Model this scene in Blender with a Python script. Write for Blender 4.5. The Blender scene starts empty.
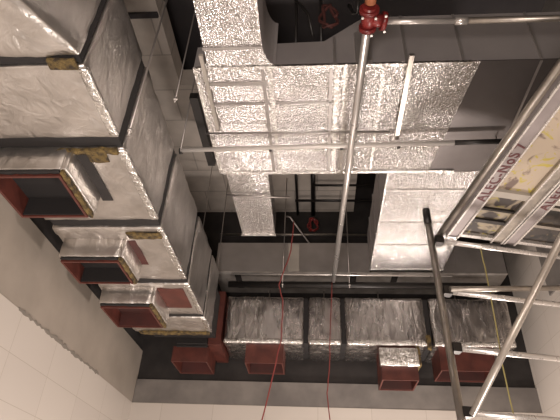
import bpy, bmesh, math, random
from mathutils import Vector, Matrix, noise
random.seed(7)
S = bpy.context.scene
COL = S.collection

# ------------------------------------------------------------------ camera
yaw, pit, rol, F = -0.0896183, 0.5990183, 0.0480529, 504.86
cy, sy, cp, sp, cr, sr = math.cos(yaw), math.sin(yaw), math.cos(pit), math.sin(pit), math.cos(rol), math.sin(rol)
fw = Vector((sy*cp, cy*cp, sp)); rt = Vector((cy, -sy, 0)); up = rt.cross(fw)
r2 = cr*rt + sr*up; u2 = -sr*rt + cr*up
cam = bpy.data.cameras.new('camera'); co = bpy.data.objects.new('camera', cam); COL.objects.link(co)
co.matrix_world = Matrix(((r2.x, u2.x, -fw.x, 0), (r2.y, u2.y, -fw.y, 0), (r2.z, u2.z, -fw.z, 1.6), (0, 0, 0, 1)))
cam.sensor_width = 36; cam.lens = F/560*36; cam.clip_start = 0.03
S.camera = co

# ------------------------------------------------------------------ light
W = bpy.data.worlds.new('world'); S.world = W; W.use_nodes = True
W.node_tree.nodes['Background'].inputs[0].default_value = (1, .88, .80, 1)
W.node_tree.nodes['Background'].inputs[1].default_value = 0.09
def area(name, loc, target, size, power, col=(1, .875, .80), sy=None):
    l = bpy.data.lights.new(name, 'AREA'); l.energy = power; l.color = col
    l.size = size
    if sy: l.shape = 'RECTANGLE'; l.size_y = sy
    o = bpy.data.objects.new(name, l); COL.objects.link(o); o.location = loc
    o.rotation_euler = (Vector(target)-Vector(loc)).to_track_quat('-Z', 'Y').to_euler()
    return o
area('unseen_light', (-0.3, -0.9, 1.0), (-0.6, 3.2, 4.2), 0.8, 105)
area('unseen_light', (1.25, 5.4, 1.1), (0.7, 2.8, 4.35), 0.3, 75)  # unseen light added where the cross duct foil mirrors it toward the camera
area('unseen_light', (-0.9, 3.1, 0.4), (-0.8, 3.6, 5.0), 0.5, 28)  # low upward fill added to brighten the soffit and left wall
area('unseen_light', (0.5, 2.2, 0.5), (0.2, 6.0, 2.2), 0.5, 24)  # unseen light added low, aimed at the back wall
S.view_settings.view_transform = 'Standard'; S.view_settings.look = 'None'
S.view_settings.gamma = 1; S.view_settings.exposure = 0.15; S.view_settings.use_curve_mapping = False

# ------------------------------------------------------------------ materials
def mat(name, col, rough=.6, metal=0., col2=None, nscale=5., bump=0., bscale=30., btype='noise', stretch=(1, 1, 1),
        rvar=0., bdist=.01, lo=.35, hi=.65, coarse=0.):
    m = bpy.data.materials.new(name); m.use_nodes = True
    N = m.node_tree.nodes; L = m.node_tree.links; B = N['Principled BSDF']
    B.inputs['Base Color'].default_value = (*col, 1); B.inputs['Roughness'].default_value = rough
    B.inputs['Metallic'].default_value = metal
    tc = N.new('ShaderNodeTexCoord'); mp = N.new('ShaderNodeMapping'); mp.inputs['Scale'].default_value = stretch
    L.new(tc.outputs['Object'], mp.inputs['Vector'])
    def noise_(sc, det=5.):
        n = N.new('ShaderNodeTexNoise'); n.inputs['Scale'].default_value = sc; n.inputs['Detail'].default_value = det
        L.new(mp.outputs[0], n.inputs['Vector']); return n
    if col2:
        n = noise_(nscale); r = N.new('ShaderNodeValToRGB')
        r.color_ramp.elements[0].position = lo; r.color_ramp.elements[1].position = hi
        r.color_ramp.elements[0].color = (*col, 1); r.color_ramp.elements[1].color = (*col2, 1)
        L.new(n.outputs['Fac'], r.inputs[0]); L.new(r.outputs[0], B.inputs['Base Color'])
    if rvar:
        n = noise_(nscale*1.7); q = N.new('ShaderNodeMapRange')
        q.inputs[3].default_value = max(.05, rough-rvar); q.inputs[4].default_value = rough+rvar
        L.new(n.outputs['Fac'], q.inputs[0]); L.new(q.outputs[0], B.inputs['Roughness'])
    if bump:
        b = N.new('ShaderNodeBump'); b.inputs['Strength'].default_value = bump; b.inputs['Distance'].default_value = bdist
        if btype == 'voronoi':
            v = N.new('ShaderNodeTexVoronoi'); v.inputs['Scale'].default_value = bscale
            L.new(mp.outputs[0], v.inputs['Vector']); L.new(v.outputs['Distance'], b.inputs['Height'])
        else:
            n = noise_(bscale, 4.); n.inputs['Distortion'].default_value = 1.0
            L.new(n.outputs['Fac'], b.inputs['Height'])
        if coarse:
            b2 = N.new('ShaderNodeBump'); b2.inputs['Strength'].default_value = coarse; b2.inputs['Distance'].default_value = .05
            n = noise_(2.2, 2.); L.new(n.outputs['Fac'], b2.inputs['Height']); L.new(b2.outputs[0], b.inputs['Normal'])
        L.new(b.outputs[0], B.inputs['Normal'])
    return m
M = {}
M['foil_wrap'] = mat('wrinkled_foil', (.72, .69, .66), .34, .95, col2=(.58, .55, .52), nscale=7, bump=.6, bscale=9, rvar=.1, bdist=.022, stretch=(1, 1, .45))
M['foil_row'] = mat('crumpled_foil', (.70, .67, .65), .27, 1, bump=.7, bscale=10, rvar=.09, bdist=.03, stretch=(1.3, 1, .3))
M['foil_tape'] = mat('foil_tape', (.85, .83, .80), .25, 1, bump=.8, bscale=30, bdist=.02)
M['foil_emb'] = mat('embossed_foil', (.66, .64, .63), .2, 1, bump=1, bscale=76, btype='voronoi', bdist=.006, rvar=.05, nscale=3, coarse=.22)
M['galv'] = mat('dull_galvanised', (.42, .39, .37), .42, .75, col2=(.50, .47, .45), nscale=4, bump=.12, bscale=14)
M['darkrefl'] = mat('dark_reflection_metal', (.13, .115, .11), .4, .6, col2=(.15, .135, .13), nscale=3, bump=.08, bscale=9)  # colour of the dark reflection on the cross duct underside
M['grey_side'] = mat('side_reflection_grey', (.38, .35, .345), .5, .45, col2=(.44, .41, .40), nscale=3, bump=.06, bscale=10)  # duct side grey; on the cross duct it paints the dark room's reflection
M['red'] = mat('red_oxide_primer', (.070, .018, .013), .5, 0, col2=(.115, .030, .021), nscale=9)
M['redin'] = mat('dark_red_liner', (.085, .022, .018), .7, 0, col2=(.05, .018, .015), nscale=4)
M['wool'] = mat('yellow_glass_wool', (.24, .165, .055), .95, 0, col2=(.045, .032, .02), nscale=26, bump=1, bscale=60, bdist=.02)
M['black'] = mat('black_flange', (.016, .014, .014), .7, 0, bump=.2, bscale=20)
M['blackpipe'] = mat('black_steel', (.018, .016, .015), .4, .3)
M['chrome'] = mat('zinc_steel', (.62, .59, .56), .3, .7, rvar=.08, nscale=12)
M['palezinc'] = mat('pale_zinc', (.66, .62, .58), .4, .2)
M['rod'] = mat('zinc_rod', (.40, .37, .35), .4, .8)
M['alu'] = mat('aluminium_tube', (.70, .67, .64), .28, .6, rvar=.1, nscale=9)
M['alud'] = mat('worn_tube', (.34, .31, .28), .38, .9, col2=(.45, .41, .36), nscale=14)
M['raildull'] = mat('dusty_rail', (.33, .29, .285), .5, .2, col2=(.27, .235, .23), nscale=8)
M['brace'] = mat('scuffed_brace_tube', (.50, .455, .40), .32, .6, col2=(.36, .32, .28), nscale=10)
M['coupler'] = mat('dark_coupler', (.04, .036, .034), .45, .6)
M['valve'] = mat('red_valve_paint', (.22, .022, .02), .35, 0, col2=(.12, .015, .015), nscale=20)
M['orange'] = mat('rusty_orange_pipe', (.42, .15, .07), .5)
M['redrope'] = mat('red_cord', (.22, .04, .035), .8)
M['yelrope'] = mat('yellow_cord', (.36, .31, .12), .8)
M['slab'] = mat('pale_block', (.44, .40, .35), .9, 0, col2=(.36, .33, .29), nscale=2.5, bump=.2, bscale=16)
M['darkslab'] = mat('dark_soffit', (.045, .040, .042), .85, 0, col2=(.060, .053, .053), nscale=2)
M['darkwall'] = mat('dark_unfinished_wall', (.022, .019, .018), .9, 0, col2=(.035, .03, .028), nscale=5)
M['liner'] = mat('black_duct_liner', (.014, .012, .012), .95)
M['under'] = mat('patchy_foil_underside', (.62, .58, .54), .35, .45, col2=(.40, .36, .33), nscale=5, bump=.4, bscale=12, bdist=.02)
M['joint'] = mat('grey_joint', (.24, .215, .185), .95)
M['plaster'] = mat('bare_grey_plaster', (.40, .35, .30), .5, 0, col2=(.33, .29, .245), nscale=2.3, bump=.12, bscale=9)
M['plaster2'] = mat('grey_block_band', (.16, .145, .135), .6, 0, col2=(.24, .22, .20), nscale=3.2, bump=.1, bscale=9)
M['floor'] = mat('concrete_floor', (.40, .36, .31), .6, 0, col2=(.33, .30, .26), nscale=2)
M['textred'] = mat('red_stencil_paint', (.11, .03, .032), .6)
def tile_mat():
    m = bpy.data.materials.new('cream_wall_tile'); m.use_nodes = True
    N = m.node_tree.nodes; L = m.node_tree.links; B = N['Principled BSDF']
    tc = N.new('ShaderNodeTexCoord'); sx = N.new('ShaderNodeSeparateXYZ'); ad = N.new('ShaderNodeMath'); ad.operation = 'ADD'
    cb = N.new('ShaderNodeCombineXYZ'); br = N.new('ShaderNodeTexBrick')
    L.new(tc.outputs['Object'], sx.inputs[0]); L.new(sx.outputs[0], ad.inputs[0]); L.new(sx.outputs[1], ad.inputs[1])
    L.new(ad.outputs[0], cb.inputs[0]); L.new(sx.outputs[2], cb.inputs[1]); L.new(cb.outputs[0], br.inputs['Vector'])
    br.offset = 0; br.inputs['Scale'].default_value = 1; br.inputs['Brick Width'].default_value = .6; br.inputs['Row Height'].default_value = .3
    br.inputs['Mortar Size'].default_value = .0025; br.inputs['Mortar Smooth'].default_value = .3
    br.inputs['Color1'].default_value = (.60, .55, .50, 1); br.inputs['Color2'].default_value = (.63, .58, .525, 1)
    br.inputs['Mortar'].default_value = (.45, .40, .34, 1)
    L.new(br.outputs['Color'], B.inputs['Base Color']); B.inputs['Roughness'].default_value = .3
    return m
M['tile'] = tile_mat()
def block_mat():
    m = bpy.data.materials.new('pale_block_soffit'); m.use_nodes = True
    N = m.node_tree.nodes; L = m.node_tree.links; B = N['Principled BSDF']; B.inputs['Roughness'].default_value = .9
    tc = N.new('ShaderNodeTexCoord'); br = N.new('ShaderNodeTexBrick'); L.new(tc.outputs['Object'], br.inputs['Vector'])
    br.inputs['Scale'].default_value = 1; br.inputs['Brick Width'].default_value = .62; br.inputs['Row Height'].default_value = .46
    br.inputs['Mortar Size'].default_value = .008; br.inputs['Color1'].default_value = (.78, .71, .64, 1); br.inputs['Color2'].default_value = (.68, .61, .54, 1)
    br.inputs['Mortar'].default_value = (.5, .45, .40, 1)
    n = N.new('ShaderNodeTexNoise'); n.inputs['Scale'].default_value = 5; n.inputs['Detail'].default_value = 6; L.new(tc.outputs['Object'], n.inputs['Vector'])
    x = N.new('ShaderNodeMix'); x.data_type = 'RGBA'; x.blend_type = 'MULTIPLY'; x.inputs[0].default_value = .45
    L.new(br.outputs['Color'], x.inputs[6]); L.new(n.outputs['Fac'], x.inputs[7]); L.new(x.outputs[2], B.inputs['Base Color'])
    return m
M['blocks'] = block_mat()
def deck_mat(name, base, yel, dark, amt, bands):
    m = bpy.data.materials.new(name); m.use_nodes = True
    N = m.node_tree.nodes; L = m.node_tree.links; B = N['Principled BSDF']; B.inputs['Roughness'].default_value = .6
    tc = N.new('ShaderNodeTexCoord')
    def stain(sc, lo, hi, dist):
        n = N.new('ShaderNodeTexNoise'); n.inputs['Scale'].default_value = sc; n.inputs['Detail'].default_value = 5; n.inputs['Distortion'].default_value = dist
        L.new(tc.outputs['Object'], n.inputs['Vector']); q = N.new('ShaderNodeMapRange'); q.inputs[1].default_value = lo; q.inputs[2].default_value = hi
        L.new(n.outputs['Fac'], q.inputs[0]); return q
    a = stain(9, .56, .62, 2.5); b = stain(6, .62-amt, .70-amt, 1.2)
    x1 = N.new('ShaderNodeMix'); x1.data_type = 'RGBA'; x1.inputs[6].default_value = (*base, 1); x1.inputs[7].default_value = (*yel, 1)
    L.new(a.outputs[0], x1.inputs[0])
    x2 = N.new('ShaderNodeMix'); x2.data_type = 'RGBA'; x2.inputs[7].default_value = (*dark, 1)
    L.new(x1.outputs[2], x2.inputs[6]); L.new(b.outputs[0], x2.inputs[0]); L.new(x2.outputs[2], B.inputs['Base Color'])
    return m
M['ply'] = deck_mat('stained_plywood', (.46, .38, .29), (.46, .38, .08), (.17, .12, .10), .06, 0)
M['plydark'] = deck_mat('heavily_stained_plywood', (.30, .25, .18), (.42, .36, .04), (.045, .035, .03), .16, 0)
M['plyblack'] = deck_mat('black_plywood', (.05, .04, .035), (.12, .09, .05), (.02, .018, .016), .1, 0)

# ------------------------------------------------------------------ mesh helpers
class MB:
    def __init__(s): s.b = bmesh.new()
    def box(s, x0, x1, y0, y1, z0, z1):
        v = [s.b.verts.new(p) for p in ((x0,y0,z0),(x1,y0,z0),(x1,y1,z0),(x0,y1,z0),(x0,y0,z1),(x1,y0,z1),(x1,y1,z1),(x0,y1,z1))]
        for f in ((0,3,2,1),(4,5,6,7),(0,1,5,4),(1,2,6,5),(2,3,7,6),(3,0,4,7)): s.b.faces.new([v[i] for i in f])
        return s
    def obox(s, c, ax, ay, az):      # oriented box: centre and three half-axes
        c, ax, ay, az = map(Vector, (c, ax, ay, az)); v = []
        for k in (-1, 1):
            for i, j in ((-1,-1),(1,-1),(1,1),(-1,1)): v.append(s.b.verts.new(c+ax*i+ay*j+az*k))
        for f in ((0,3,2,1),(4,5,6,7),(0,1,5,4),(1,2,6,5),(2,3,7,6),(3,0,4,7)): s.b.faces.new([v[i] for i in f])
        return s
    def prism(s, pts, z0, z1):       # xy outline extruded in z
        a = [s.b.verts.new((x, y, z0)) for x, y in pts]; b = [s.b.verts.new((x, y, z1)) for x, y in pts]
        s.b.faces.new(a[::-1]); s.b.faces.new(b); n = len(pts)
        for i in range(n): s.b.faces.new((a[i], a[(i+1)%n], b[(i+1)%n], b[i]))
        return s
    def prism_y(s, pts, y0, y1):     # xz outline extruded in y
        a = [s.b.verts.new((x, y0, z)) for x, z in pts]; b = [s.b.verts.new((x, y1, z)) for x, z in pts]
        s.b.faces.new(a); s.b.faces.new(b[::-1]); n = len(pts)
        for i in range(n): s.b.faces.new((a[i], b[i], b[(i+1)%n], a[(i+1)%n]))
        return s
    def tube(s, pts, r, n=12, smooth=True):
        pts = [Vector(p) for p in pts]; rings = []
        d0 = (pts[1]-pts[0]).normalized(); ref = Vector((0,0,1)) if abs(d0.z) < .9 else Vector((1,0,0))
        for i, p in enumerate(pts):
            d = (pts[min(i+1, len(pts)-1)]-pts[max(i-1, 0)]).normalized()
            a = d.cross(ref).normalized(); b = d.cross(a)
            rr = r[i] if isinstance(r, (list, tuple)) else r
            rings.append([s.b.verts.new(p+a*rr*math.cos(t)+b*rr*math.sin(t)) for t in [2*math.pi*k/n for k in range(n)]])
        for A, B in zip(rings, rings[1:]):
            for k in range(n):
                f = s.b.faces.new((A[k], A[(k+1)%n], B[(k+1)%n], B[k])); f.smooth = smooth
        s.b.faces.new(rings[0][::-1]); s.b.faces.new(rings[-1])
        return s
    def wbox(s, x0, x1, y0, y1, z0, z1, r=.02, amp=.004, step=.06, warp=None, seed=0., fr=6.):
        # a box wrapped in loose foil: rounded corners, puckered faces
        lo = Vector((x0, y0, z0)); hi = Vector((x1, y1, z1)); d = hi-lo
        nn = [max(3, int(d[i]/step)) for i in range(3)]
        def coord(i, k):
            n = nn[i]
            if k == 0: return lo[i]
            if k == n: return hi[i]
            if k == 1: return lo[i]+r*.6
            if k == n-1: return hi[i]-r*.6
            return lo[i]+r*.6+(d[i]-1.2*r)*(k-1)/(n-2)
        cache = {}
        def vert(i, j, k):
            if (i, j, k) in cache: return cache[(i, j, k)]
            p = Vector((coord(0, i), coord(1, j), coord(2, k)))
            q = Vector([min(max(p[a], lo[a]+r), hi[a]-r) for a in range(3)])
            n = (p-q)
            n = n.normalized() if n.length > 1e-7 else Vector((0,0,0))
            p = q+n*r
            h = noise.noise(p*fr+Vector((seed, seed*2, 0)))+.5*noise.noise(p*fr*2.7+Vector((0, seed, 5)))
            p = p+n*h*amp
            if warp: p = warp(p)
            v = s.b.verts.new(p); cache[(i, j, k)] = v; return v
        for ax in range(3):
            a, b = [t for t in range(3) if t != ax]
            for side in (0, nn[ax]):
                for i in range(nn[a]):
                    for j in range(nn[b]):
                        q = []
                        for di, dj in ((0,0),(1,0),(1,1),(0,1)):
                            c = [0,0,0]; c[ax] = side; c[a] = i+di; c[b] = j+dj; q.append(vert(*c))
                        f = s.b.faces.new(q); f.smooth = True
        return s
    def build(s, name, m, parent=None):
        bmesh.ops.recalc_face_normals(s.b, faces=s.b.faces)
        if parent is not None:
            P = parent; off = Vector((0,0,0))
            while P is not None: off += P.location; P = P.parent
            bmesh.ops.translate(s.b, verts=s.b.verts, vec=-off)
        me = bpy.data.meshes.new(name); s.b.to_mesh(me); s.b.free()
        me.materials.append(M[m] if isinstance(m, str) else m)
        o = bpy.data.objects.new(name, me); COL.objects.link(o); o.parent = parent
        return o
def tag(o, label, cat, group=None):
    o['label'] = label; o['category'] = cat
    if group: o['group'] = group
    return o
def thing(name, label, cat, loc, group=None):
    o = bpy.data.objects.new(name, None); COL.objects.link(o); o.location = loc; o.empty_display_size = .1
    return tag(o, label, cat, group)
def struct(name, mb, m, parent=None):
    o = mb.build(name, m, parent)
    if parent is None: o['kind'] = 'structure'
    return o

# ------------------------------------------------------------------ setting
XL, XR, YB, YF, ZC = -2.16, 2.46, 6.0, -2.2, 5.7
struct('floor', MB().box(XL-.2, XR+.2, YF-.2, YB+.2, -.15, 0), 'floor')
wl = struct('wall_left', MB().box(XL-.25, XL, YF, YB+.25, 0, 3.0), 'tile')
struct('plaster_band', MB().box(XL-.25, XL-.004, YF, YB+.25, 3.0, 3.62), 'plaster', wl)
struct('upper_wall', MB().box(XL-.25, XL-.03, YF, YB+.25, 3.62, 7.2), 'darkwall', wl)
# ragged lower edge of the plaster above the tiles
def ragged(a, b, n, lo, hi):
    top = [(a+(b-a)*k/n, 3.0+random.uniform(lo, hi)) for k in range(n+1)]
    bot = [(a+(b-a)*k/n, 3.0-random.uniform(lo, hi)*.7) for k in range(n+1)]
    return top, bot
def smear(top, bot):
    m = MB(); x0, x1 = XL-.02, XL+.003; rows = []
    for (ya, za), (yb, zb) in zip(top, bot):
        rows.append([m.b.verts.new(p) for p in ((x0, ya, za), (x1, ya, za), (x1, yb, zb), (x0, yb, zb))])
    for A, B in zip(rows, rows[1:]):
        for k in range(4): m.b.faces.new((A[k], B[k], B[(k+1)%4], A[(k+1)%4]))
    m.b.faces.new(rows[0]); m.b.faces.new(rows[-1][::-1])
    return m
struct('mortar_smear', smear(*ragged(3.3, 4.9, 44, .001, .03)), 'joint', wl)
wb = struct('wall_back', MB().box(XL, XR, YB, YB+.25, 0, 3.0), 'tile')
struct('block_band', MB().box(XL, XR, YB+.004, YB+.25, 3.0, 3.27), 'plaster2', wb)
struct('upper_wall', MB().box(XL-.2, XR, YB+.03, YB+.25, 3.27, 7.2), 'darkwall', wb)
wr = struct('wall_right', MB().box(XR, XR+.25, YF, YB+.25, 0, 7.2), 'tile')
struct('dull_panel', MB().box(XR-.02, XR, YF, 5.07, 3.97, 7.2), 'plaster2', wr)
struct('wall_front', MB().box(XL-.2, XR+.2, YF-.25, YF, 0, 7.2), 'tile')
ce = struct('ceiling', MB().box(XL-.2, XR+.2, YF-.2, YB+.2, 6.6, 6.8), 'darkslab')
# pale block soffit: a strip running to the back on the left and a wider field before the back wall
struct('pale_soffit', MB().box(XL-.1, -1.46, YF, 3.62, ZC, 5.95), 'blocks', ce)
struct('pale_soffit', MB().box(XL-.1, .515, 3.62, YB+.1, ZC, 5.95), 'blocks', ce)
struct('soffit_strip', MB().box(XL, -1.47, 2.73, 2.78, ZC-.03, ZC+.01), 'darkslab', ce)

# ------------------------------------------------------------------ left main duct, in foil-wrapped sections
DX0, DX1, DZ0, DZ1 = -1.92, -1.10, 3.48, 4.19
NX0, NX1, NZ = -1.87, -1.435, 3.30
def neck(par, x0, x1, y0, y1, ztop, foil='near', wall=.015, nz=NZ, liner='redin'):
    mb = MB(); ztop += .02
    mb.box(x0, x1, y0, y0+wall, nz, ztop); mb.box(x0, x1, y1-wall, y1, nz, ztop)
    mb.box(x0, x0+wall, y0+wall, y1-wall, nz, ztop); mb.box(x1-wall, x1, y0+wall, y1-wall, nz, ztop)
    o = mb.build('outlet_neck', 'red', par)
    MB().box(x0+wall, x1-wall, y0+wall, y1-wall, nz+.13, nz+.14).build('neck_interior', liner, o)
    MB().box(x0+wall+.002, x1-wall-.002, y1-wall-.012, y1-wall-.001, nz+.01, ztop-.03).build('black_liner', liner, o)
    return o
def left_section(label, y0, y1, seed, warp=None, nk=None, slot=None, x1=DX1, z0=DZ0, amp=.009, gap=.08):
    t = thing('duct_section', label, 'air duct', ((DX0+DX1)/2, (y0+y1)/2, z0), 'foil wrapped duct along the left wall')
    MB().wbox(DX0, x1, y0, y1, z0, DZ1, r=.018, amp=amp, step=.045, warp=warp, seed=seed, fr=7).build('foil_jacket', 'foil_wrap', t)
    MB().box(DX0+.03, min(x1, DX1)-.012, y1-.01, y1+gap, z0+.012, DZ1-.02).build('flange_band', 'black', t)
    if not warp:   # shiny tape along the lower room-side corner
        mb = MB().wbox(x1-.045, x1+.006, y0+.02, y1-.02, z0-.006, z0+.02, r=.006, amp=.004, step=.03, seed=seed+3, fr=18)
        mb.build('corner_tape', 'foil_tape', t)
    if nk:
        a, b = nk
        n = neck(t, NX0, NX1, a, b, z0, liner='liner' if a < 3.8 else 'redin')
        MB().wbox(NX0-.012, NX1+.005, a-.03, a-.002, NZ+.03, z0+.01, r=.008, amp=.005, step=.04, seed=seed+9, fr=12).build('neck_insulation', 'foil_wrap', n)
        MB().wbox(NX1+.001, NX1+.035, a-.02, b+.01, NZ+.035, z0+.01, r=.008, amp=.005, step=.04, seed=seed+5, fr=12).build('neck_insulation', 'foil_wrap', n)
        mb = MB().wbox(NX1+.001, NX1+.026, a-.02, b+.012, NZ+.004, NZ+.036, r=.006, amp=.007, step=.025, seed=seed, fr=30)
        mb.build('wool_edge', 'wool', n)
        mb = MB().wbox(NX0, NX1, a-.024, a-.001, NZ+.012, NZ+.032, r=.005, amp=.006, step=.025, seed=seed+1, fr=30)
        mb.build('wool_edge', 'black', n)
    if slot:
        xa, xb, ya, yb, mm = slot
        MB().box(xa, xb, ya, yb, z0-.007, z0+.02).build('bare_patch', mm, t)
    return t
def warp1(p):    # the section nearest the camera tapers away to the left wall
    k = max(0, (1.45-p.y))
    if p.x > -1.5: p = Vector((p.x - k*.55, p.y, p.z))
    return p
left_section('widest foil wrapped duct section overhead nearest the camera, tapering toward the left wall', .35, 1.475, 1.3, warp1, z0=3.48, gap=.04)
t2 = left_section('smooth foil duct section with bright taped corner between two black bands', 1.525, 2.03, 4.1, amp=.004)
MB().wbox(-1.27, -1.13, 1.478, 1.535, 3.462, 3.49, r=.008, amp=.012, step=.025, fr=24).build('wool_edge', 'wool', t2)
t3 = left_section('foil duct section carrying the largest red outlet at left edge of view', 2.12, 2.87, 7.7, nk=(2.14, 2.56), slot=(-1.405, -1.335, 2.16, 2.62, 'darkwall'))
MB().wbox(-1.5, -1.14, 2.11, 2.15, 3.46, 3.485, r=.006, amp=.01, step=.025, fr=22, seed=2).build('wool_edge', 'wool', t3)
MB().wbox(-1.34, -1.22, 2.13, 2.23, 3.468, 3.482, r=.005, amp=.008, step=.025, fr=22, seed=6).build('wool_edge', 'wool', t3)
t4 = left_section('foil duct section with the middle red outlet of the left wall duct', 2.97, 3.78, 11.2, nk=(3.14, 3.50), slot=(-1.40, -1.345, 3.13, 3.50, 'redin'))
MB().wbox(-1.38, -1.13, 3.02, 3.10, 3.464, 3.482, r=.006, amp=.01, step=.025, fr=22, seed=12).build('wool_edge', 'wool', t4)
t5 = left_section('foil duct section with an outlet beside a bare red underside patch', 3.87, 4.52, 14.9, nk=(3.96, 4.42), slot=(-1.40, -1.17, 3.95, 4.35, 'red'))
t6 = left_section('plain foil duct section at far end of left duct next to bare red elbow', 4.61, 5.0, 17.1)
MB().wbox(-1.86, -1.12, 4.96, 5.03, 3.46, 3.485, r=.006, amp=.01, step=.03, fr=22, seed=14).build('wool_edge', 'wool', t6)

# ------------------------------------------------------------------ back row of ducts
RY, RZ0, RZ1 = 5.35, 3.51, 4.06
t = thing('duct_elbow', 'bare red-primed duct corner joining left duct to the back row', 'air duct', (-1.3, 5.5, RZ0))
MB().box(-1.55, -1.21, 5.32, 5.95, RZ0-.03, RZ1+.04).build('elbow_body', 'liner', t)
MB().box(-1.20, -1.065, 5.32, 5.95, RZ0-.04, RZ1+.04).build('red_collar', 'red', t)
MB().box(-1.80, -1.12, 5.09, 5.315, RZ0+.03, RZ1-.03).build('flange', 'black', t)
MB().box(-1.56, -1.22, 5.36, 5.95, RZ0-.05, RZ0-.031).build('bottom_flange', 'liner', t)
neck(t, -1.60, -1.20, 5.40, 5.85, RZ0-.06, nz=3.30)
def row_section(label, x0, x1, seed, nk=None, foil=False, band=True, nm='red'):
    t = thing('duct_section', label, 'air duct', ((x0+x1)/2, 5.65, RZ0), 'foil wrapped ducts across the back wall')
    MB().wbox(x0, x1, RY, 5.95, RZ0, RZ1, r=.03, amp=.009, step=.04, seed=seed, fr=9).build('foil_jacket', 'foil_row', t)
    MB().wbox(x0+.01, x1-.01, RY-.012, RY+.05, RZ0-.008, RZ0+.05, r=.012, amp=.006, step=.03, seed=seed+4, fr=20).build('corner_tape', 'foil_tape', t)
    if band: MB().box(x1-.01, x1+.05, RY+.03, 5.9, RZ0+.01, RZ1-.01).build('flange_band', 'black', t)
    MB().tube([((x0+x1)/2, 5.8, RZ1-.01), ((x0+x1)/2, 5.8, 4.342)], .008, 8).build('threaded_rod', 'rod', t)
    if nk:
        n = neck(t, nk[0], nk[1], 5.40, 5.80, RZ0, nz=nk[2] if len(nk) > 2 else NZ)
        if foil:
            MB().wbox(nk[0]-.015, nk[1]+.015, 5.345, 5.398, 3.285, 3.48, r=.012, amp=.008, step=.03, seed=seed+7, fr=14).build('neck_insulation', 'foil_tape', n)
            MB().wbox(nk[1]+.002, nk[1]+.04, 5.36, 5.80, 3.30, 3.50, r=.01, amp=.008, step=.03, seed=seed+2, fr=20).build('wool_edge', 'wool', n)
            MB().wbox(x1-.02, x1+.03, RY-.02, RY+.02, 3.46, 3.62, r=.01, amp=.01, step=.025, seed=seed+8, fr=20).build('wool_edge', 'wool', n)
    return t
row_section('wrinkled foil duct section with small red outlet, second unit from left in back row', -1.045, -.155, 21.3, (-.79, -.375))
row_section('narrow plain foil duct section without any outlet in the back row', -.105, .26, 25.1)
row_section('brightest crumpled foil duct section with foil covered outlet in back row', .305, 1.18, 29.9, (.67, 1.05, 3.15), foil=True)
row_section('rightmost duct section of back row, with wide dull red outlet behind scaffold post', 1.235, 2.10, 33.3, (1.29, 1.86, 3.26), band=False)

# ------------------------------------------------------------------ overhead embossed-foil duct network
Z0 = 4.35
t = thing('cross_duct', 'huge silver foil duct crossing overhead in the middle, side dull grey', 'air duct', (.75, 2.8, Z0))
MB().prism_y([(-.85, Z0), (2.42, Z0), (2.42, 4.86), (.34, 4.86), (.05, 4.60), (-.85, 4.57)], 2.275, 3.42).build('side_panel', 'grey_side', t)
MB().prism([(-.855, 2.268), (1.08, 2.268), (.94, 3.425), (-.855, 3.425)], Z0-.006, Z0+.002).build('foil_facing', 'foil_emb', t)
MB().prism([(1.08, 2.268), (2.425, 2.268), (2.425, 3.425), (.94, 3.425)], Z0-.006, Z0+.002).build('dark_reflection_underside', 'darkrefl', t)  # dark reflection on the duct's right part, painted as a darker sheet
def rib(nm, m, x0, x1, y0, y1, h=.012): MB().box(x0, x1, y0, y1, Z0-.006-h, Z0).build(nm, m, t)
for x in (-.325, .135, .195): rib('taped_seam', 'foil_tape', x-.016, x+.016, 2.275, 3.42)
rib('taped_seam', 'foil_tape', -.85, -.82, 2.275, 3.42)
rib('taped_seam', 'foil_tape', -.82, 1.02, 2.262, 2.285, .014); rib('taped_seam', 'foil_tape', -.82, 1.15, 3.40, 3.43, .014)
rib('taped_seam', 'foil_tape', .44, .46, 2.275, 3.42, .006)
rib('flat_seam', 'galv', -.78, -.34, 2.60, 2.618, .01); rib('flat_seam', 'galv', -.30, .12, 2.60, 2.618, .006)
rib('flat_seam', 'galv', -.78, -.36, 2.40, 2.43, .01); rib('flat_seam', 'galv', 1.46, 1.475, 2.275, 3.42, .008)
rib('flat_seam', 'galv', -.385, -.362, 2.275, 3.42, .006); rib('flat_seam', 'galv', .085, .105, 2.275, 3.42, .006)
for x in (-.3, .12, .6, .97, 1.47): MB().box(x-.009, x+.009, 2.262, 2.28, Z0, 4.57 if x < .1 else (4.63 if x < .3 else 4.85)).build('side_seam', 'galv', t)
MB().prism_y([(.26, 4.36), (.37, 4.36), (.37, 4.72), (.26, 4.66)], 2.255, 2.276).build('side_bracket', 'galv', t)

t = thing('branch_duct', 'sparkling foil branch duct overhead at top of view, with curved right shoulder', 'air duct', (-.64, 1.4, Z0))
pts = [(-.735, .1), (-.345, .1), (-.36, 2.06)] + [(-.36+.08*(1-math.cos(a)), 2.06+.20*math.sin(a)) for a in [math.pi/2*k/6 for k in range(1, 7)]] + [(-.765, 2.262), (-.75, 2.18)]
MB().prism(pts, Z0, 4.80).build('duct_body', 'grey_side', t)
MB().prism(pts, Z0-.006, Z0-.0005).build('foil_facing', 'foil_emb', t)
MB().box(-.755, -.36, 2.10, 2.12, Z0-.018, Z0-.003).build('taped_seam', 'galv', t)
MB().prism([(-.362, .1), (-.345, .1), (-.36, 2.06), (-.377, 2.06)], Z0-.014, Z0).build('corner_tape', 'foil_tape', t)
t = thing('stub_duct', 'short open-ended foil duct stub pointing to the back wall beyond cross duct', 'air duct', (-.68, 3.95, Z0))
MB().prism([(-.80, 3.435), (-.43, 3.435), (-.44, 4.47), (-.78, 4.47)], Z0, 4.60).build('duct_body', 'foil_emb', t)
MB().box(-.785, -.435, 4.44, 4.475, Z0-.01, Z0+.002).build('taped_seam', 'foil_tape', t)

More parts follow.
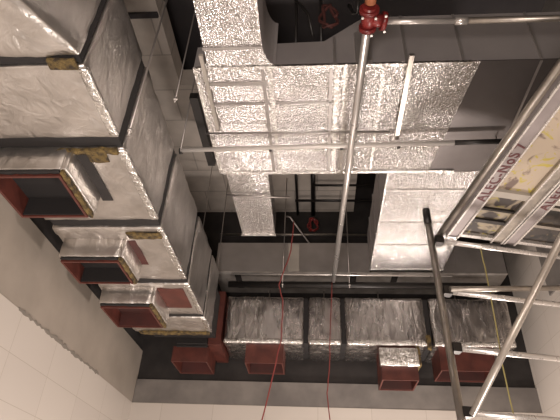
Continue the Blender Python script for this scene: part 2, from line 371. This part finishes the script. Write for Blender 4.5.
t = thing('trunk_duct', 'long silver foil trunk duct right of centre, running to the rear duct', 'air duct', (1.0, 4.35, Z0))
MB().box(.60, 1.42, 3.432, 5.28, Z0, 4.86).build('side_panel', 'grey_side', t)
MB().box(.60, 1.425, 3.434, 5.28, Z0-.006, Z0+.002).build('foil_facing', 'foil_emb', t)
for y in (3.69, 4.22, 4.65, 5.2): MB().box(.61, 1.42, y-.008, y+.008, Z0-.018, Z0-.004).build('taped_seam', 'foil_tape', t)
MB().box(.598, .615, 3.44, 5.27, Z0-.016, Z0-.004).build('corner_tape', 'foil_tape', t)
for y in (3.95, 4.45, 4.9): MB().box(.588, .602, y-.012, y+.012, Z0, 4.85).build('side_seam', 'galv', t)

t = thing('rear_duct', 'plain grey galvanised duct crossing just in front of back wall', 'air duct', (.45, 5.55, Z0))
MB().box(-1.215, 2.155, 5.30, 5.86, Z0, 4.745).build('duct_body', 'galv', t)
mb = MB()
mb.box(-1.22, 2.16, 5.295, 5.86, Z0-.008, Z0+.002)
mb.build('bright_underside', 'under', t)
for x in (-.37, .45, 1.2, 1.6): MB().box(x-.006, x+.006, 5.294, 5.302, Z0, 4.74).build('side_seam', 'galv', t)
MB().box(-.35, -.22, 5.296, 5.302, Z0+.01, 4.73).build('pale_patch', 'slab', t)
for x in (-.95, .42, .9): MB().box(x-.035, x+.035, 5.31, 5.7, Z0-.02, Z0-.006).build('bottom_bracket', 'darkwall', t)


# dark box section seen left of the cross duct
tag(MB().box(-.965, -.90, 2.62, 3.42, 4.42, 4.48).build('steel_channel', 'blackpipe'), 'black steel channel along the left edge of the cross duct', 'channel')

# ------------------------------------------------------------------ pipes
t = thing('trapeze_strut', 'long thin silver strut hung under the large cross duct', 'strut', (.05, 3.0, 4.27))
MB().tube([(-1.10, 3.03, 4.265), (1.05, 2.98, 4.265)], .019).build('bar', 'palezinc', t)
MB().tube([(1.05, 2.98, 4.265), (1.42, 2.97, 4.265)], .020).build('dark_bar', 'coupler', t)
for x in (-1.10, -.37, .19, .63): MB().tube([(x-.012, 3.02-.02*x, 4.265), (x+.012, 3.02-.02*x, 4.265)], .025).build('coupling', 'coupler', t)
for x in (-1.09, 1.38): MB().tube([(x, 3.0, 4.25), (x, 3.0, 4.34 if x > 0 else 6.58)], .006, 8).build('threaded_rod', 'rod', t)
tag(MB().tube([(-.86, 2.86, 4.285), (.55, 2.87, 4.285)], .008, 8).build('trapeze_rod', 'rod'), 'thin grey rod just above the long silver strut', 'rod')
tag(MB().tube([(-.84, 3.73, 4.325), (-.25, 3.77, 4.325)], .010, 8).build('trapeze_rod', 'rod'), 'short rod supporting the open-ended duct stub', 'rod')
t = thing('sprinkler_pipe', 'long silver pipe with red tee running front to back below the ducts', 'pipe', (.25, 3.5, 4.2))
MB().tube([(.296, 1.90, 4.20), (.178, 5.20, 4.19)], .026, 14).build('pipe_run', 'chrome', t)
MB().tube([(.33, 1.845, 4.20), (.80, 1.855, 4.20)], .017).build('side_pipe', 'chrome', t)
MB().tube([(.80, 1.855, 4.20), (2.2, 1.86, 4.20)], .019).build('dark_side_pipe', 'alud', t)
MB().tube([(.80, 1.855, 4.20), (.87, 1.855, 4.20)], .023).build('silver_sleeve', 'chrome', t)
MB().tube([(.302, 1.72, 4.20), (.310, 1.30, 4.20)], .032, 14).build('orange_pipe', 'orange', t)
mb = MB()
mb.tube([(.302, 1.74, 4.20), (.300, 1.90, 4.20)], .043, 14); mb.tube([(.300, 1.83, 4.20), (.40, 1.845, 4.20)], .038, 14)
mb.tube([(.300, 1.755, 4.20), (.300, 1.78, 4.20)], .058, 14); mb.tube([(.299, 1.87, 4.20), (.299, 1.895, 4.20)], .052, 14)
mb.tube([(.375, 1.84, 4.20), (.40, 1.845, 4.20)], .055, 14)
te = mb.build('tee_fitting', 'valve', t)
for dx, dy, dz in ((.105, -.05, -.02), (.105, .045, -.03), (.03, .06, -.045), (-.03, -.06, -.045), (.045, -.055, -.045)):
    MB().tube([(.29+dx, 1.84+dy, 4.2+dz), (.29+dx, 1.84+dy, 4.2+dz-.014)], .008, 6).build('bolt', 'chrome', te)
tag(MB().tube([(-1.03, 5.27, 4.17), (1.9, 5.27, 4.17)], .038, 14).build('black_pipe', 'blackpipe'), 'thick black pipe running above the back row of ducts', 'pipe')
tag(MB().tube([(-.98, 5.16, 4.25), (1.5, 5.18, 4.25)], .012, 10).build('silver_conduit', 'chrome'), 'slim silver conduit over the thick black pipe', 'conduit')
tag(MB().tube([(-1.35, 5.93, 5.25), (.7, 5.93, 5.25)], .02, 10).build('wall_conduit', 'alud'), 'thin grey pipe along the dark upper back wall', 'conduit')
# dark grid bars under the soffit
for i, (a, b, r, lab) in enumerate([((-.27, 4.7, 5.62), (-.28, 5.98, 5.62), .018, 'dark bar under pale soffit, leftmost of the two running to the back wall'),
        ((-.055, 4.7, 5.62), (-.06, 5.98, 5.62), .03, 'thicker dark bar under pale soffit running to the back wall'),
        ((-.06, 5.24, 5.58), (.75, 5.25, 5.58), .016, 'dark crosswise bar under pale soffit, nearer the cross duct'),
        ((-.30, 5.58, 5.58), (.75, 5.59, 5.58), .018, 'dark crosswise bar under pale soffit, nearer the back wall')]):
    tag(MB().tube([a, b], r, 10).build('support_bar', 'blackpipe'), lab, 'bar', 'dark bars below the soffit')
# threaded hanger rods
for (x, y, z0, z1, r, lab) in [(-1.05, 2.03, 3.5, 5.70, .007, 'thin hanger rod rising beside the nearest foil duct corner'),
        (-1.00, 2.45, 4.2, 5.98+.6, .006, 'thin hanger rod in front of the dark ceiling recess at upper left'),
        (-1.177, 5.24, 4.12, 5.70, .006, 'thin hanger rod beside the left end of the rear grey duct'),
        (-.401, 5.24, 4.12, 5.70, .006, 'thin hanger rod in front of the rear grey duct below the stub duct'),
        (.36, 5.24, 4.12, 5.70, .006, 'thin hanger rod just right of the long silver sprinkler pipe'),
        (-1.33, 4.9, 4.19, 5.70, .005, 'thin hanger rod rising from the far end of left duct')]:
    t = thing('hanger_rod', lab, 'rod', (x, y, z0), 'vertical hanger rods')
    MB().tube([(x, y, z0), (x, y, z1)], r, 8).build('rod', 'rod', t)
    MB().tube([(x, y, z0+.03), (x, y, z0+.045)], r*2.2, 6).build('nut', 'chrome', t)
# angle bars on the cross duct
tag(MB().obox((-.77, 2.50, 4.315), (.012, 0, 0), (0, .36, 0), (0, 0, .012)).build('angle_bar', 'slab'), 'pale angle bar under left end of the cross duct', 'bar', 'angle bars under the cross duct')
tag(MB().obox((.615, 2.58, 4.315), (.016, 0, 0), (0, .40, 0), (0, 0, .012)).build('angle_bar', 'alud'), 'silver angle bar under right part of the cross duct', 'bar', 'angle bars under the cross duct')
tag(MB().tube([(-.41, 5.55, 5.3), (-.36, 5.57, 5.3), (-.03, 5.6, 4.8)], .012, 8).build('loose_conduit', 'rod'), 'bent thin grey conduit hanging against dark recess', 'conduit')
# red hose coil and dark cables at the top, red bit at the rear
def coil(c, rx, rz, r, n=28, turns=1.8, tilt=.3):
    return [(c[0]+rx*math.cos(2*math.pi*turns*i/n)+.02*math.sin(i), c[1]+tilt*rx*math.sin(i*.9), c[2]+rz*math.sin(2*math.pi*turns*i/n)) for i in range(n+1)]
tag(MB().tube(coil((.085, 2.22, 4.80), .05, .13, .01), .012, 8).build('hose_coil', 'redin'), 'dark red hose loop hanging above the cross duct near red tee', 'hose')
tag(MB().tube(coil((-.06, 5.6, 5.2), .05, .10, .01), .014, 8).build('hose_coil', 'valve'), 'small bright red hose loop in dark gap by the trunk duct', 'hose')
for pts, lab in [([(-.15, 2.3, 4.57), (-.15, 2.25, 4.9), (-.16, 2.1, 5.3), (-.15, 1.9, 6.6)], 'black cable dropping to cross duct, leftmost near top'),
                 ([(-.03, 2.28, 4.66), (-.06, 2.2, 4.8), (-.11, 2.18, 4.88), (-.155, 2.2, 4.98), (-.16, 2.1, 5.4)], 'curled black cable end hanging over the cross duct'),
                 ([(.03, 2.3, 4.60), (.03, 2.22, 4.95), (.02, 2.1, 5.4), (.03, 1.9, 6.6)], 'black cable beside the dark red hose loop'),
                 ([(.20, 1.90, 4.45), (.215, 1.85, 4.30), (.24, 1.83, 4.26), (.25, 1.8, 4.4), (.22, 1.8, 4.9), (.2, 1.7, 6.6)], 'black cable looped next to the red pipe tee')]:
    tag(MB().tube(pts, .012, 8).build('black_cable', 'blackpipe'), lab, 'cable', 'black cables above the cross duct')
# hanging cords
def cord(name, pts, r, m, lab):
    P = [Vector(p) for p in pts]; out = []
    for a, b in zip(P, P[1:]):
        for k in range(6): out.append(a.lerp(b, k/6)+Vector((random.uniform(-.003, .003),)*2+(0,)))
    out.append(P[-1]); tag(MB().tube(out, r, 6).build(name, m), lab, 'cord')
cord('hanging_cord', [(-.235, 4.2, 4.34), (-.253, 4.2, 4.01), (-.353, 4.2, 3.64), (-.311, 4.2, 3.49), (-.315, 4.2, 3.12), (-.44, 4.2, 2.47), (-.46, 4.2, 1.9)], .006, 'redrope', 'long red cord hanging in front of the back ducts, left of centre')
cord('hanging_cord', [(.165, 5.20, 4.17), (.13, 5.20, 3.5), (.12, 5.20, 3.2), (.09, 5.2, 2.95), (.14, 5.2, 2.5)], .006, 'redrope', 'thin red cord hanging near centre against back wall band')
cord('hanging_cord', [(1.224, 3.38, 3.60), (1.225, 3.38, 3.2), (1.205, 3.38, 2.7), (1.212, 3.38, 2.0)], .0045, 'yelrope', 'yellow cord hanging from scaffold platform')

# ------------------------------------------------------------------ scaffold tower
U = Vector((.972, .236, 0)).normalized()      # along the end frame
V = Vector((.170, -.985, 0)).normalized()      # from the far end toward the camera
A = Vector((.865, 3.285, 0))
t = thing('scaffold_tower', 'aluminium mobile scaffold tower at right carrying the stained plywood platform', 'scaffold', A)
TR = .025
def P(u, v, z): return A+U*u+V*v+Vector((0, 0, z))
Wd, Ln = 1.33, 2.35
post_x = [P(0, 0, 0), P(Wd, 0, 0), P(0, Ln, 0)+Vector((.12,0,0)), P(Wd, Ln, 0)]
tops = [P(-.03, 0, 3.84), P(Wd, 0, 4.1), P(.12, Ln, 3.62), P(Wd, Ln, 3.62)]
bots = [P(.035, 0, .12), P(Wd, 0, .12), P(.12, Ln, .12), P(Wd, Ln, .12)]
for k in range(4):
    if k < 2: pass
    p = MB().tube([bots[k], tops[k]], TR, 14).build('post', 'alud' if k == 0 else 'alu', t)
    MB().tube([bots[k]-Vector((0,0,.02))+Vector((-.02,0,-.035)), bots[k]-Vector((0,0,.02))+Vector((.02,0,-.035))], .064, 16).build('caster', 'coupler', p)
MB().tube([tops[0]-Vector((0,0,.13)), tops[0]+Vector((0,0,.005))], TR*1.12, 14).build('post_cap', 'coupler', t)
for z in (3.575, 3.165, 2.76, 2.36, 1.4, .6):
    MB().tube([P(.02, 0, z), P(Wd, 0, z+.0)], .019, 12).build('ledger', 'alu', t)
    if z < 3.5: MB().tube([P(.12, Ln, z), P(Wd, Ln, z)], .019, 12).build('ledger', 'alu', t)
    MB().obox(P(.035, 0, z), U*.03, V*.03, (0, 0, .03)).build('coupler', 'coupler', t)
MB().tube([P(.05, .05, 2.34), (1.33, 2.46, 3.09), (1.41, 2.30, 3.22)], .022, 12).build('diagonal_brace', 'brace', t)
MB().tube([P(.04, .045, 3.16), P(Wd-.02, .045, 3.33)], .02, 12).build('cross_brace', 'alud', t)
for u in (.045, Wd):
    MB().tube([P(u, -.02, 3.625), P(u, Ln+.05, 3.625)], .024, 12).build('side_rail', 'alud', t)
for u0 in (.0, Wd):
    MB().tube([P(u0+(.12 if u0 < .1 else 0), Ln-.1, 3.0), P(u0+.02, .02, .9)], .018, 10).build('side_brace', 'alu', t)
# deck panels: aluminium rails, plywood, hatch frame
def letters(txt, origin, size, parent):
    cu = bpy.data.curves.new('rail_lettering', 'FONT'); cu.body = txt; cu.size = size; cu.extrude = .001; cu.space_character = 1.22; cu.offset = size*.018
    tmp = bpy.data.objects.new('tmp_text', cu); COL.objects.link(tmp)
    dg = bpy.context.evaluated_depsgraph_get(); dg.update()
    me = bpy.data.meshes.new_from_object(tmp.evaluated_get(dg))
    bpy.data.objects.remove(tmp)
    wide = max(v.co.x for v in me.vertices)
    ex = V; ey = -(U - V*U.dot(V)).normalized(); ez = ex.cross(ey)
    off = Vector((0,0,0)); q = parent
    while q is not None: off += q.location; q = q.parent
    for v in me.vertices: v.co = Vector(origin)+ex*v.co.x+ey*v.co.y+ez*v.co.z-off
    me.materials.clear(); me.materials.append(M['textred']); me.name = 'rail_lettering'
    o = bpy.data.objects.new('rail_lettering', me); COL.objects.link(o); o.parent = parent
    return wide
def deck(u0, u1, lab, plyA, plyB, text):
    z = 3.60
    d = thing('scaffold_deck', lab, 'platform', P((u0+u1)/2, Ln/2, z), 'scaffold deck panels')
    L0, L1 = .03, Ln+.1
    def bar(ua, ub, va, vb, za, zb, nm, m, par=d):
        c = (P(ua, va, 0)+P(ub, vb, 0))/2; c.z = (za+zb)/2
        return MB().obox(c, U*(ub-ua)/2, V*(vb-va)/2, (0, 0, (zb-za)/2)).build(nm, m, par)
    for ua in (u0, u1-.095):
        rl = bar(ua, ua+.095, L0, L1, z+.008, z+.07, 'deck_rail', 'raildull' if ua == u0 else 'alud')
        bar(ua, ua+.012, L0, L1, z-.004, z+.012, 'rail_lip', 'alu', rl); bar(ua+.083, ua+.095, L0, L1, z-.004, z+.012, 'rail_lip', 'alu', rl)
        if text:
            if ua == u0:
                o = P(ua+.081, .50, z+.0065); w = letters('ALEC-NoS', o, .094, rl); letters('7', o+V*(w+.035), .094, rl)
    bar(u0+.095, u1-.095, L0, .60, z+.03, z+.045, 'plywood_far', plyB)
    bar(u0+.095, u1-.095, .60, L1, z+.03, z+.045, 'plywood_near', plyA)
    bar(u0+.095, u1-.095, .565, .625, z+.005, z+.035, 'cross_member', 'slab')
    bar(u0+.095, u1-.095, .05, .085, z+.005, z+.035, 'cross_member', 'alu')
    if plyB != 'plyblack':
        bar(u0+.095, u1-.095, .25, .285, z+.012, z+.03, 'cross_member', 'coupler'); bar(u0+.095, u1-.095, .40, .42, z+.012, z+.03, 'cross_member', 'coupler')
    else:
        bar(u0+.095, u1-.095, .28, .31, z+.012, z+.03, 'cross_member', 'alud')
        bar(u0+.095, u1-.095, .50, .53, z+.012, z+.03, 'cross_member', 'alud')
    return d
deck(.085, .53, 'stencilled scaffold deck, plywood splashed yellow and brown, on the tower left side', 'ply', 'plydark', True)
deck(.54, 1.27, 'blackened scaffold deck panel at the far right of the tower', 'ply', 'plyblack', True)
